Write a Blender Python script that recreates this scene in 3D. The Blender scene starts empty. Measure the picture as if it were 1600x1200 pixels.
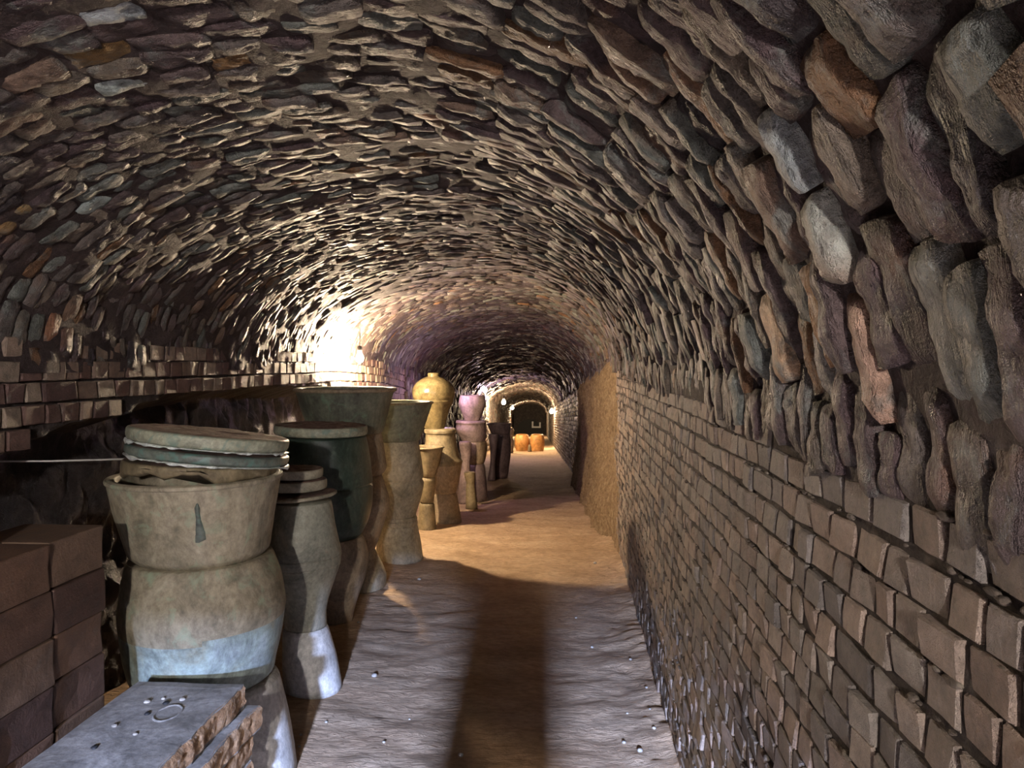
import bpy, math, random
import numpy as np
from mathutils import Vector, Matrix, noise

SC = bpy.context.scene
COL = SC.collection
random.seed(11)
rng = np.random.default_rng(7)

# ------------------------------------------------------------------ camera
F = 1150.0                       # focal length in pixels of a 1600 wide frame
H = 1.60                         # eye height above the kiln floor
YAW = math.atan(85 / F)
PITCH = math.atan(30 / F)
cam_d = bpy.data.cameras.new('camera')
cam_d.sensor_width = 36
cam_d.lens = F / 1600 * 36
cam_d.clip_start = 0.02
cam_d.clip_end = 200
cam = bpy.data.objects.new('camera', cam_d)
COL.objects.link(cam)
cam.location = (0, 0, H)
cam.rotation_euler = (math.pi / 2 - PITCH, 0, YAW)
SC.camera = cam
CR = cam.rotation_euler.to_matrix()

# ------------------------------------------------------------------ world, daylight, exposure
w = bpy.data.worlds.new('sky')
SC.world = w
w.use_nodes = True
w.node_tree.nodes['Background'].inputs[0].default_value = (0.55, 0.68, 1.0, 1)
w.node_tree.nodes['Background'].inputs[1].default_value = 0.6
SC.view_settings.view_transform = 'Standard'
SC.view_settings.look = 'None'
SC.view_settings.gamma = 1
SC.view_settings.use_curve_mapping = False
SC.view_settings.exposure = 0.0
SC.cycles.use_denoising = True
SC.cycles.max_bounces = 6

def area(name, loc, rot, sx, sy, power, col):
    d = bpy.data.lights.new(name, 'AREA')
    d.shape = 'RECTANGLE'; d.size = sx; d.size_y = sy
    d.energy = power; d.color = col
    o = bpy.data.objects.new(name, d); COL.objects.link(o)
    o.location = loc; o.rotation_euler = rot
    return o
# daylight that falls in through the entrance behind the camera, from the open sky outside
area('doorway_daylight', (0.10, -7.0, 2.85), (math.radians(90 - 15), 0, 0), 0.32, 0.6, 9800, (0.45, 0.58, 1.0))

# ------------------------------------------------------------------ helpers
def at(px, py, Y):
    """world point at depth Y seen at a pixel of the 1600x1200 frame"""
    d = CR @ Vector(((px - 800) / F, (600 - py) / F, -1))
    s = Y / d.y
    return Vector((0, 0, H)) + d * s

def proj(p):
    q = CR.transposed() @ (Vector(p) - Vector((0, 0, H)))
    if q.z > -0.05: return None
    return 800 + F * q.x / -q.z, 600 - F * q.y / -q.z, -q.z

def ramp0(y):
    y = max(y, 0)
    if y < 6: return 0.0
    if y < 8: return (y - 6) ** 2 / 4
    return y - 7.0
def spx(y): return -0.042 * ramp0(y)
def spz(y): return -0.076 * ramp0(y)

def mesh(name, verts, faces, mat=None, smooth=True, tint=None, parent=None, loc=None, link=True):
    m = bpy.data.meshes.new(name)
    m.from_pydata([tuple(v) for v in verts], [], [tuple(f) for f in faces])
    if tint is not None:
        a = m.attributes.new('tint', 'FLOAT_COLOR', 'POINT')
        arr = np.ones((len(verts), 4), np.float32)
        arr[:, :3] = tint
        a.data.foreach_set('color', arr.ravel())
    if smooth:
        m.polygons.foreach_set('use_smooth', [True] * len(m.polygons))
    if mat:
        for mm in (mat if isinstance(mat, (list, tuple)) else [mat]): m.materials.append(mm)
    m.update()
    o = bpy.data.objects.new(name, m)
    if link: COL.objects.link(o)
    if loc is not None: o.location = loc
    if parent is not None: o.parent = parent
    return o

def empty(name, loc, rot=(0, 0, 0)):
    o = bpy.data.objects.new(name, None); COL.objects.link(o)
    o.location = loc; o.rotation_euler = rot; o.empty_display_size = 0.05
    return o

def tag(o, label=None, cat=None, group=None, kind=None):
    if label: o['label'] = label
    if cat: o['category'] = cat
    if group: o['group'] = group
    if kind: o['kind'] = kind
    return o

def n3(x, y, z): return noise.noise(Vector((x, y, z)))

# ------------------------------------------------------------------ materials
def nodes(name):
    m = bpy.data.materials.new(name); m.use_nodes = True
    nt = m.node_tree
    b = nt.nodes['Principled BSDF']
    return m, nt, b
def N(nt, t, **k):
    n = nt.nodes.new(t)
    for a, v in k.items(): setattr(n, a, v)
    return n
def noise_node(nt, vec, scale, detail=4, rough=0.6, dist=0.0):
    n = N(nt, 'ShaderNodeTexNoise')
    n.inputs['Scale'].default_value = scale; n.inputs['Detail'].default_value = detail
    n.inputs['Roughness'].default_value = rough; n.inputs['Distortion'].default_value = dist
    nt.links.new(vec, n.inputs['Vector']); return n
def rampn(nt, fac, stops):
    r = N(nt, 'ShaderNodeValToRGB')
    e = r.color_ramp.elements
    while len(e) < len(stops): e.new(0.5)
    for i, (p, c) in enumerate(stops):
        e[i].position = p; e[i].color = (c[0], c[1], c[2], 1) if not isinstance(c, (int, float)) else (c, c, c, 1)
    nt.links.new(fac, r.inputs['Fac']); return r
def mix(nt, fac, a, b, mode='MIX'):
    m = N(nt, 'ShaderNodeMix', data_type='RGBA', blend_type=mode)
    for sock, v in ((m.inputs['Factor'], fac), (m.inputs['A'], a), (m.inputs['B'], b)):
        if isinstance(v, (int, float)): sock.default_value = v
        elif isinstance(v, tuple): sock.default_value = (v[0], v[1], v[2], 1)
        else: nt.links.new(v, sock)
    return m.outputs['Result']
def pos(nt, scale=None):
    g = N(nt, 'ShaderNodeNewGeometry').outputs['Position']
    if scale:
        mp = N(nt, 'ShaderNodeMapping'); mp.inputs['Scale'].default_value = scale
        nt.links.new(g, mp.inputs['Vector']); g = mp.outputs['Vector']
    return g
def bump(nt, b, height, strength, dist=0.01):
    bp = N(nt, 'ShaderNodeBump'); bp.inputs['Strength'].default_value = strength; bp.inputs['Distance'].default_value = dist
    nt.links.new(height, bp.inputs['Height']); nt.links.new(bp.outputs['Normal'], b.inputs['Normal'])
    return bp

def tinted(name, rough, patch, patch_lo, patch_hi, bump_s, bump_d, var=0.6, scale=1.0, rust=(0.20, 0.10, 0.05)):
    """brick or stone: the piece's own colour, weathered by noise and crusted with a pale bloom"""
    m, nt, b = nodes(name)
    g = pos(nt)
    t = N(nt, 'ShaderNodeAttribute', attribute_name='tint').outputs['Color']
    n1 = noise_node(nt, g, 22 * scale, 6, 0.7)
    n2 = noise_node(nt, g, 9 * scale, 5, 0.65, 0.6)
    n3_ = noise_node(nt, g, 70 * scale, 4, 0.7)
    n4 = noise_node(nt, g, 5 * scale, 3, 0.6)
    v = rampn(nt, n1.outputs['Fac'], [(0.25, 1 - var), (0.75, 1 + var * 0.5)])
    c = mix(nt, 1.0, t, v.outputs['Color'], 'MULTIPLY')
    rm = rampn(nt, n4.outputs['Fac'], [(0.58, 0.0), (0.72, 0.55)])
    c = mix(nt, rm.outputs['Color'], c, rust)
    pm = rampn(nt, n2.outputs['Fac'], [(patch_lo, 0.0), (patch_hi, 0.75)])
    pc = rampn(nt, n3_.outputs['Fac'], [(0.35, tuple(x * 0.35 for x in patch)), (0.65, patch)])
    c = mix(nt, pm.outputs['Color'], c, pc.outputs['Color'])
    nt.links.new(c, b.inputs['Base Color'])
    b.inputs['Specular IOR Level'].default_value = 0.32
    rr = rampn(nt, n1.outputs['Fac'], [(0.3, rough[0]), (0.7, rough[1])])
    nt.links.new(rr.outputs['Color'], b.inputs['Roughness'])
    if name.startswith('vault'):
        sx = N(nt, 'ShaderNodeSeparateXYZ'); nt.links.new(g, sx.inputs[0])
        ax = N(nt, 'ShaderNodeMath', operation='ADD'); ax.inputs[1].default_value = 0.7; nt.links.new(sx.outputs['X'], ax.inputs[0])
        az = N(nt, 'ShaderNodeMath', operation='ADD'); az.inputs[1].default_value = -1.4; nt.links.new(sx.outputs['Z'], az.inputs[0])
        at2 = N(nt, 'ShaderNodeMath', operation='ARCTAN2'); nt.links.new(az.outputs[0], at2.inputs[0]); nt.links.new(ax.outputs[0], at2.inputs[1])
        cv = N(nt, 'ShaderNodeCombineXYZ'); nt.links.new(at2.outputs[0], cv.inputs['X']); nt.links.new(sx.outputs['Y'], cv.inputs['Y'])
        mp = N(nt, 'ShaderNodeMapping'); mp.inputs['Scale'].default_value = (9, 42, 1); nt.links.new(cv.outputs[0], mp.inputs['Vector'])
        st = noise_node(nt, mp.outputs['Vector'], 1.0, 5, 0.7, 0.8)
        n3_ = st
    hs = N(nt, 'ShaderNodeMath', operation='ADD')
    hm = N(nt, 'ShaderNodeMath', operation='MULTIPLY'); hm.inputs[1].default_value = 1.1 if name.startswith('vault') else 0.4
    nt.links.new(n3_.outputs['Fac'], hm.inputs[0])
    nt.links.new(n1.outputs['Fac'], hs.inputs[0]); nt.links.new(hm.outputs[0], hs.inputs[1])
    nf = noise_node(nt, g, 130 * scale, 3, 0.8)
    fm = N(nt, 'ShaderNodeMath', operation='MULTIPLY_ADD'); fm.inputs[1].default_value = 0.55
    nt.links.new(nf.outputs['Fac'], fm.inputs[0]); nt.links.new(hs.outputs[0], fm.inputs[2])
    bump(nt, b, fm.outputs[0], bump_s, bump_d)
    return m

def earth(name, c1, c2, c3, rough, s1, s2, bump_s, bump_d, stretch=None, spec=0.3):
    m, nt, b = nodes(name)
    g = pos(nt, stretch)
    a = noise_node(nt, g, s1, 5, 0.6)
    d = noise_node(nt, g, s2, 6, 0.7, 0.4)
    r = rampn(nt, a.outputs['Fac'], [(0.3, c1), (0.5, c2), (0.72, c3)])
    v = rampn(nt, d.outputs['Fac'], [(0.3, 0.62), (0.7, 1.15)])
    c = mix(nt, 1.0, r.outputs['Color'], v.outputs['Color'], 'MULTIPLY')
    nt.links.new(c, b.inputs['Base Color'])
    b.inputs['Roughness'].default_value = rough
    b.inputs['Specular IOR Level'].default_value = spec
    bump(nt, b, d.outputs['Fac'], bump_s, bump_d)
    return m

def clay(name, c1, c2, c3, rough=0.6, s1=6, s2=40, patch=None, lo=0.6, hi=0.72, bump_s=0.35, spec=0.4, stretch=(1, 1, 0.8)):
    m, nt, b = nodes(name)
    g = pos(nt, stretch)
    a = noise_node(nt, g, s1, 5, 0.65, 0.5)
    d = noise_node(nt, g, s2, 5, 0.7)
    r = rampn(nt, a.outputs['Fac'], [(0.3, c1), (0.5, c2), (0.7, c3)])
    v = rampn(nt, d.outputs['Fac'], [(0.32, 0.68), (0.68, 1.15)])
    c = mix(nt, 1.0, r.outputs['Color'], v.outputs['Color'], 'MULTIPLY')
    st = noise_node(nt, g, s1 * 0.6, 6, 0.75, 1.5)
    sv = rampn(nt, st.outputs['Fac'], [(0.36, 0.55), (0.55, 1.0), (0.7, 1.15)])
    c = mix(nt, 1.0, c, sv.outputs['Color'], 'MULTIPLY')
    if patch:
        e = noise_node(nt, g, s1 * 1.7, 4, 0.6, 0.8)
        pm = rampn(nt, e.outputs['Fac'], [(lo, 0.0), (hi, 0.8)])
        c = mix(nt, pm.outputs['Color'], c, patch)
    nt.links.new(c, b.inputs['Base Color'])
    b.inputs['Roughness'].default_value = rough
    b.inputs['Specular IOR Level'].default_value = spec
    bump(nt, b, d.outputs['Fac'], bump_s, 0.006)
    return m

def plain(name, c, rough=0.5, metal=0.0):
    m, nt, b = nodes(name)
    n = noise_node(nt, pos(nt), 60, 3)
    v = rampn(nt, n.outputs['Fac'], [(0.3, tuple(x * 0.8 for x in c)), (0.7, c)])
    nt.links.new(v.outputs['Color'], b.inputs['Base Color'])
    b.inputs['Roughness'].default_value = rough; b.inputs['Metallic'].default_value = metal
    return m

def glow(name, c, s):
    m, nt, b = nodes(name)
    b.inputs['Base Color'].default_value = (0.8, 0.8, 0.8, 1)
    b.inputs['Emission Color'].default_value = (c[0], c[1], c[2], 1)
    b.inputs['Emission Strength'].default_value = s
    return m

M = {}
M['vault'] = tinted('vault_brick_crust', (0.38, 0.7), (0.22, 0.23, 0.205), 0.54, 0.66, 1.0, 0.016, 0.85)
M['vault_mortar'] = earth('vault_mortar', (0.03, 0.020, 0.018), (0.052, 0.034, 0.031), (0.08, 0.056, 0.05), 0.7, 7, 45, 1.0, 0.02)
M['brick'] = tinted('wall_brick_face', (0.55, 0.85), (0.36, 0.31, 0.25), 0.62, 0.75, 0.9, 0.009, 0.6, 1.3, (0.20, 0.125, 0.08))
M['mortar'] = earth('crumbly_mortar', (0.022, 0.015, 0.012), (0.045, 0.032, 0.025), (0.14, 0.11, 0.085), 0.85, 14, 70, 1.0, 0.012)
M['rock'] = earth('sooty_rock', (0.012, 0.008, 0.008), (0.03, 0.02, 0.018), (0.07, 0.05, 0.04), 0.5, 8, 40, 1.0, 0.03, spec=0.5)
M['floor'] = earth('trodden_earth', (0.38, 0.25, 0.15), (0.50, 0.345, 0.215), (0.58, 0.425, 0.28), 0.9, 3, 26, 1.0, 0.03, (0.7, 1.6, 1))
M['rubble'] = earth('earth_render', (0.20, 0.13, 0.07), (0.32, 0.22, 0.125), (0.44, 0.33, 0.2), 0.9, 16, 45, 1.0, 0.05)
M['olive'] = clay('olive_clay', (0.20, 0.17, 0.11), (0.33, 0.28, 0.19), (0.42, 0.36, 0.26), 0.65, 7, 45, (0.26, 0.33, 0.22), 0.56, 0.7)
M['oliveplain'] = clay('dusty_clay', (0.26, 0.22, 0.15), (0.34, 0.30, 0.21), (0.42, 0.37, 0.28), 0.75, 5, 50)
M['turq'] = clay('turquoise_clay', (0.28, 0.27, 0.19), (0.30, 0.36, 0.32), (0.38, 0.44, 0.44), 0.5, 8, 50)
M['greygreen'] = clay('grey_green_clay', (0.20, 0.20, 0.16), (0.28, 0.27, 0.21), (0.34, 0.32, 0.25), 0.6, 6, 60, (0.36, 0.30, 0.22), 0.6, 0.72)
M['white'] = clay('pale_clay', (0.48, 0.46, 0.42), (0.58, 0.56, 0.52), (0.64, 0.62, 0.58), 0.75, 5, 50)
M['darkgreen'] = clay('dark_green_glaze', (0.03, 0.05, 0.038), (0.055, 0.08, 0.06), (0.09, 0.10, 0.075), 0.35, 6, 50, (0.12, 0.16, 0.11), 0.62, 0.75)
M['tan'] = clay('tan_clay', (0.24, 0.18, 0.115), (0.32, 0.245, 0.16), (0.40, 0.315, 0.215), 0.65, 6, 50)
M['bowlgreen'] = clay('green_grey_bowl_glaze', (0.11, 0.11, 0.085), (0.16, 0.17, 0.125), (0.22, 0.21, 0.16), 0.5, 6, 40, (0.16, 0.25, 0.17), 0.58, 0.72)
M['yellow'] = clay('honey_glaze', (0.145, 0.108, 0.05), (0.19, 0.145, 0.068), (0.235, 0.185, 0.095), 0.22, 6, 30, spec=0.6, bump_s=0.12)
M['ochre'] = clay('ochre_clay', (0.16, 0.125, 0.07), (0.225, 0.175, 0.10), (0.29, 0.235, 0.14), 0.6, 6, 40, (0.34, 0.28, 0.18), 0.6, 0.72)
M['pink'] = clay('pinkish_clay', (0.24, 0.17, 0.16), (0.33, 0.24, 0.225), (0.40, 0.31, 0.29), 0.6, 6, 40)
M['purple'] = clay('purple_brown_clay', (0.12, 0.085, 0.085), (0.17, 0.125, 0.125), (0.22, 0.165, 0.16), 0.5, 6, 40)
M['orange'] = clay('orange_clay', (0.44, 0.21, 0.06), (0.56, 0.28, 0.09), (0.62, 0.34, 0.13), 0.5, 5, 30)
M['lid'] = clay('lid_glaze', (0.22, 0.22, 0.16), (0.36, 0.36, 0.26), (0.46, 0.44, 0.31), 0.5, 9, 50, (0.15, 0.23, 0.19), 0.52, 0.66, stretch=(1, 1, 1))
M['liddark'] = clay('lid_dark_glaze', (0.09, 0.10, 0.085), (0.15, 0.17, 0.14), (0.23, 0.25, 0.20), 0.4, 9, 50, (0.10, 0.19, 0.16), 0.5, 0.62, stretch=(1, 1, 1))
M['lidtop'] = clay('rough_reddish_top', (0.13, 0.07, 0.055), (0.22, 0.13, 0.10), (0.32, 0.23, 0.18), 0.85, 12, 60, bump_s=1.0, stretch=(1, 1, 1))
M['crust'] = clay('white_glaze_drip', (0.70, 0.74, 0.67), (0.80, 0.83, 0.77), (0.85, 0.87, 0.82), 0.35, 20, 60, stretch=(1, 1, 1))
M['slab'] = clay('grey_shelf_face', (0.24, 0.225, 0.20), (0.33, 0.31, 0.28), (0.40, 0.38, 0.35), 0.6, 7, 45, stretch=(1, 1, 1))
M['slabedge'] = clay('broken_orange_edge', (0.25, 0.13, 0.06), (0.42, 0.25, 0.13), (0.58, 0.40, 0.25), 0.85, 30, 60, (0.6, 0.5, 0.4), 0.62, 0.7, bump_s=1.0, stretch=(1, 1, 1))
M['block'] = tinted('fire_block', (0.6, 0.85), (0.20, 0.15, 0.11), 0.62, 0.75, 0.5, 0.008, 0.5, 0.8, (0.16, 0.085, 0.05))
M['pebble'] = clay('pebble_stone', (0.30, 0.27, 0.22), (0.45, 0.41, 0.35), (0.6, 0.57, 0.5), 0.7, 20, 60, stretch=(1, 1, 1))
M['socket'] = plain('lamp_socket_black', (0.05, 0.05, 0.05), 0.4)
M['cord'] = plain('lamp_cord', (0.06, 0.05, 0.045), 0.6)
M['cordwhite'] = plain('white_cord', (0.55, 0.52, 0.48), 0.6)
M['dark'] = plain('matt_black', (0.012, 0.012, 0.013), 0.7)
M['paint'] = plain('white_panel', (0.75, 0.75, 0.76), 0.5)

# ------------------------------------------------------------------ vault geometry
ZC = 2.35                     # crown
XC = -0.53
XR, XL = 0.445, -1.92
def zr(y): return min(1.425 + 0.025 * max(y, 0), 1.60)
ZL = 1.62
def wl(y): return XL - 0.13 * math.exp(-((y - 6.5) / 0.75) ** 2)     # the left wall bellies out behind the lamp
_A = np.linspace(0, math.pi, 400)
def _raw(a, y):
    if a < math.pi / 2:
        return XC + (XR - XC) * math.cos(a), zr(y) + (ZC - zr(y)) * math.sin(a)
    return XC + (XC - wl(y)) * math.cos(a), ZL + (ZC - ZL) * math.sin(a)
_pts = np.array([_raw(a, 3.0) for a in _A])
_S = np.concatenate([[0], np.cumsum(np.hypot(*np.diff(_pts, axis=0).T))])
LS = float(_S[-1])
def VP(s, y):
    a = float(np.interp(s, _S, _A))
    x, z = _raw(a, y)
    if s < 0: z += s
    if s > LS: z -= (s - LS)
    e = 1e-3
    a2 = min(a + e, math.pi); a1 = max(a - e, 0)
    x2, z2 = _raw(a2, y); x1, z1 = _raw(a1, y)
    tx, tz = x2 - x1, z2 - z1
    l = math.hypot(tx, tz)
    tx, tz = tx / l, tz / l
    nx, nz = -tz, tx           # inward
    lump = 0.035 * n3(s * 1.6, y * 1.3, 3.1) + 0.02 * n3(s * 4, y * 4, 9.1)
    return Vector((x + nx * lump + spx(y), y, z + nz * lump + spz(y))), Vector((tx, 0, tz)), Vector((nx, 0, nz))

PAL = [((0.150, 0.105, 0.098), 8), ((0.185, 0.150, 0.130), 7), ((0.115, 0.075, 0.075), 6), ((0.21, 0.165, 0.125), 5),
       ((0.24, 0.25, 0.215), 2.2), ((0.24, 0.125, 0.06), 1.5), ((0.06, 0.045, 0.045), 2), ((0.26, 0.17, 0.12), 1.2), ((0.165, 0.17, 0.145), 2.5)]
PW = np.cumsum([p[1] for p in PAL]); PW = PW / PW[-1]
def pick():
    c = np.array(PAL[int(np.searchsorted(PW, rng.random()))][0])
    return c * (0.56 + 0.30 * rng.random())

def stone(c, T, A, Nn, L, W, h, nu, nv, seed, rough=0.012, depth=0.03, power=2.6):
    """a rough brick end: flat-topped, worn at the corners, outer ring sunk into the mortar"""
    vs = []
    R = random.Random(int(seed * 1000))
    k4 = [(R.uniform(-0.10, 0.10) * L, R.uniform(-0.13, 0.13) * W) for _ in range(4)]
    tu, tv = R.uniform(-0.35, 0.35) * h, R.uniform(-0.35, 0.35) * h
    for i in range(nu):
        u = -1 + 2 * i / (nu - 1)
        if i == 1: u = -0.97
        if i == nu - 2: u = 0.97
        for j in range(nv):
            v = -1 + 2 * j / (nv - 1)
            if j == 1: v = -0.94
            if j == nv - 2: v = 0.94
            edge = i in (0, nu - 1) or j in (0, nv - 1)
            a0, a1, b0, b1 = (1 - u) / 2, (1 + u) / 2, (1 - v) / 2, (1 + v) / 2
            ox = a0 * b0 * k4[0][0] + a1 * b0 * k4[1][0] + a0 * b1 * k4[2][0] + a1 * b1 * k4[3][0]
            oy = a0 * b0 * k4[0][1] + a1 * b0 * k4[1][1] + a0 * b1 * k4[2][1] + a1 * b1 * k4[3][1]
            kk = 1 - 0.09 * (abs(u) ** 4) * (abs(v) ** 4)
            q = c + T * (u * L / 2 * kk + ox) + A * (v * W / 2 * kk + oy)
            if edge: hh = -depth
            else:
                m = max(abs(u), abs(v))
                hh = h - (0.006 + 0.2 * h) * m ** 4 + tu * u + tv * v
                r = n3(q.x * 19 + seed, q.y * 19, q.z * 19)
                hh += r * rough + (0.5 - abs(n3(q.x * 38, q.y * 38 + seed, q.z * 38))) * rough * 0.8
            vs.append(q + Nn * hh)
    fs = [(i * nv + j, i * nv + j + 1, (i + 1) * nv + j + 1, (i + 1) * nv + j) for i in range(nu - 1) for j in range(nv - 1)]
    return vs, fs

class Pile:
    """collects many small pieces into one mesh"""
    def __init__(s): s.v = []; s.f = []; s.c = []
    def add(s, v, f, c):
        o = len(s.v); s.v += v; s.f += [tuple(i + o for i in q) for q in f]; s.c += [tuple(c)] * len(v)

# recolour the bricks the photograph shows as odd ones out
SPECIAL = [((1212, 500), (0.50, 0.33, 0.20)), ((1255, 500), (0.30, 0.15, 0.06)), ((1366, 600), (0.38, 0.24, 0.17)),
           ((1110, 110), (0.34, 0.19, 0.11)), ((628, 268), (0.55, 0.38, 0.24)), ((660, 178), (0.44, 0.25, 0.15)), ((90, 520), (0.30, 0.14, 0.08)),
           ((150, 330), (0.36, 0.40, 0.36)), ((190, 270), (0.30, 0.34, 0.30)), ((130, 90), (0.30, 0.18, 0.07)), ((160, 20), (0.48, 0.52, 0.52)),
           ((230, 105), (0.42, 0.47, 0.43)), ((40, 330), (0.26, 0.16, 0.06)), ((1265, 560), (0.28, 0.14, 0.06)), ((1330, 420), (0.36, 0.36, 0.31)),
           ((1320, 560), (0.30, 0.28, 0.25)), ((1440, 560), (0.30, 0.31, 0.28)), ((1240, 210), (0.34, 0.36, 0.35)), ((330, 100), (0.30, 0.17, 0.07))]

cand = []                      # (pixel area, args)
y = -2.9
while y < 12.0:
    near = y < 3.2
    W = (0.050 + 0.026 * rng.random()) if near else (0.042 + 0.018 * rng.random())
    s = -0.06 + 0.05 * rng.random()
    while s < LS - 0.02:
        right = s < 1.15
        L = 0.10 + 0.075 * rng.random()
        if right and near: L *= 1.12
        L = min(L, LS - s + 0.03)
        yy = y + W / 2 + 0.010 * (rng.random() - 0.5) + 0.012 * n3(s * 2, y * 3, 5)
        ww = W * (0.94 + 0.22 * rng.random())
        h = 0.003 + 0.011 * rng.random() ** 1.5
        if right: h += (0.002 + 0.020 * rng.random()) * min(1.0, 1.5 - s) * (0.4 if s < 0.1 else 1.0)
        cand.append((s + L / 2, yy, L * 1.01, ww, h, right))
        s += L + 0.004
    y += W + 0.003
recs = []
for (s, yy, L, W, h, right) in cand:
    p, T, Nn = VP(s, yy)
    q = proj(p)
    a = 0
    if q and -60 < q[0] < 1660 and -60 < q[1] < 1260:
        vdir = (Vector((0, 0, H)) - p).normalized()
        a = L * W / q[2] ** 2 * max(abs(vdir.dot(Nn)), 0.25)
    recs.append([a, q, s, yy, L, W, h, right, p, T, Nn])
order = sorted(range(len(recs)), key=lambda i: -recs[i][0])
top = set(order[:300])
cols = {}
for (pp, cc) in SPECIAL:
    best, bi = 1e9, None
    for i in order[:1600]:
        q = recs[i][1]
        d = (q[0] - pp[0]) ** 2 + (q[1] - pp[1]) ** 2
        if d < best: best, bi = d, i
    cols[bi] = np.array(cc)

# mortar bed of the vault (the ceiling itself)
def grid_surface(name, us, ys, fn, mat, **k):
    vs = [fn(u, yv) for yv in ys for u in us]
    n = len(us)
    fs = [(j * n + i, j * n + i + 1, (j + 1) * n + i + 1, (j + 1) * n + i) for j in range(len(ys) - 1) for i in range(n - 1)]
    return mesh(name, vs, fs, mat, **k)
def vault_bed(s, yv):
    p, T, Nn = VP(s, yv)
    r = 0.012 * n3(p.x * 9, p.y * 9, p.z * 9) + 0.006 * n3(p.x * 28, p.y * 28, p.z * 28)
    return p + Nn * (r * 1.1 + 0.002 - 0.008 * max(0, 1 - s / 1.3))
ys_near = list(np.arange(-3.0, 7.0, 0.045)) + list(np.arange(7.0, 14, 0.08)) + list(np.arange(14, 56.2, 0.3))
ceiling = grid_surface('ceiling', list(np.linspace(-0.05, LS + 0.05, 76)), ys_near, vault_bed, M['vault_mortar'])
tag(ceiling, 'barrel vault of rough fused bricks over the kiln tunnel', kind='structure')

def shade_tint(y):
    """shade beyond the near lamp, painted into the colour of the stones"""
    k = min(1, max(0, (y - 8.0) / 1.0)) * min(1, max(0, (21 - y) / 3.0))  # painted shade: fades in past the near lamp, fades out farther down
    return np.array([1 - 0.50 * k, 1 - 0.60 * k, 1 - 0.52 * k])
rest = Pile()
for i, (a, q, s, yy, L, W, h, right, p, T, Nn) in enumerate(recs):
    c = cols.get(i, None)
    if c is None: c = pick() * shade_tint(yy)
    A = Vector((0, 1, 0))
    if right and yy < 4:
        ang = 0.10 * n3(s * 5, yy * 5, 1.7)
    else: ang = 0.16 * n3(s * 5, yy * 5, 1.7)
    T2 = (T * math.cos(ang) + A * math.sin(ang)); A2 = (A * math.cos(ang) - T * math.sin(ang))
    if i in top:
        v, f = stone(p, T2, A2, Nn, L, W, h, 15, 9, i * 0.37, 0.010 if right else 0.008)
        mesh('brick', [x - p for x in v], f, M['vault'], tint=c, parent=ceiling, loc=p)
    else:
        v, f = stone(p, T2, A2, Nn, L, W, h, 6 if yy < 5 else 5, 5 if yy < 5 else 4, i * 0.37, 0.010)
        rest.add(v, f, c)
# the far vault, coarser pieces
y = 12.0
while y < 56:
    W = 0.07 + 0.04 * rng.random() + (y - 12) * 0.002
    s = 0.1 * rng.random()
    while s < LS - 0.05:
        L = 0.14 + 0.1 * rng.random()
        p, T, Nn = VP(s + L / 2, y + W / 2)
        v, f = stone(p, T, Vector((0, 1, 0)), Nn, L * 0.96, W * 0.9, 0.012 + 0.03 * rng.random(), 4, 4, s * 7 + y, 0.01)
        rest.add(v, f, pick() * shade_tint(y)); s += L + 0.004
    y += W + 0.004
o = mesh('brickwork', rest.v, rest.f, M['vault'], tint=np.array(rest.c), parent=ceiling)
tag(o, kind='stuff')

# ------------------------------------------------------------------ right wall
def wr(y): return XR + spx(y)
def mortar_r(z, yv):
    zz = z * (zr(yv) + 0.03) + spz(yv)
    r = 0.008 * n3(yv * 30, zz * 30, 1.1) + 0.010 * n3(yv * 9, zz * 9, 4.1)
    lean = 0.05 * (1 - z) ** 2
    return Vector((wr(yv) + 0.002 + 0.30 * r, yv, zz))
ys_r = list(np.arange(-3.0, 0.3, 0.06)) + list(np.arange(0.3, 3.2, 0.018)) + list(np.arange(3.2, 7, 0.035)) + list(np.arange(7, 12, 0.1)) + list(np.arange(12, 56.2, 0.5))
wall_r = grid_surface('wall_right', list(np.linspace(-0.05, 1.02, 84)), ys_r, mortar_r, M['mortar'])
tag(wall_r, 'wall of small brown brick ends with dark crumbling joints', kind='structure')

def wall_brick(c, A, U, Nn, L, Hh, proud, seed, n=5):
    """a brick end: slightly worn face, chamfered edge, sides running back into the mortar"""
    ts = [-1, -1 + 0.02, -0.88, 0, 0.88, 1 - 0.02, 1] if n == 7 else [-1, -0.97, 0, 0.97, 1]
    vs = []
    m = len(ts)
    tilt_u = 0.008 * (random.random() - 0.5); tilt_v = 0.008 * (random.random() - 0.5)
    sk = 0.10 * (random.random() - 0.5)
    for i, u in enumerate(ts):
        for j, v in enumerate(ts):
            ring = max(abs(u), abs(v))
            d = proud + tilt_u * u + tilt_v * v
            uu, vv = u, v
            if i in (0, m - 1) or j in (0, m - 1): d = -0.03
            elif ring > 0.95: d -= 0.004
            if abs(u) > 0.8 and abs(v) > 0.8: uu *= 0.98; vv *= 0.975
            jx = 0.0035 * n3(u * 1.5 + seed, v * 1.5, 2); jy = 0.003 * n3(u * 1.5, v * 1.5 + seed, 7)
            vs.append(c + A * (uu * L / 2 + jx) + U * (vv * Hh / 2 + jy + sk * uu * 0.006) + Nn * (d + 0.003 * n3(u * 2 + seed, v * 2, 5) * (ring < 0.95)))
    fs = [(i * m + j, i * m + j + 1, (i + 1) * m + j + 1, (i + 1) * m + j) for i in range(m - 1) for j in range(m - 1)]
    return vs, fs
BP = [(0.25, 0.20, 0.16), (0.28, 0.225, 0.18), (0.22, 0.18, 0.15), (0.29, 0.22, 0.17), (0.24, 0.205, 0.17), (0.27, 0.20, 0.155), (0.18, 0.155, 0.135)]
ROWH = 0.0628
ROWL = 0.080
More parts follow.
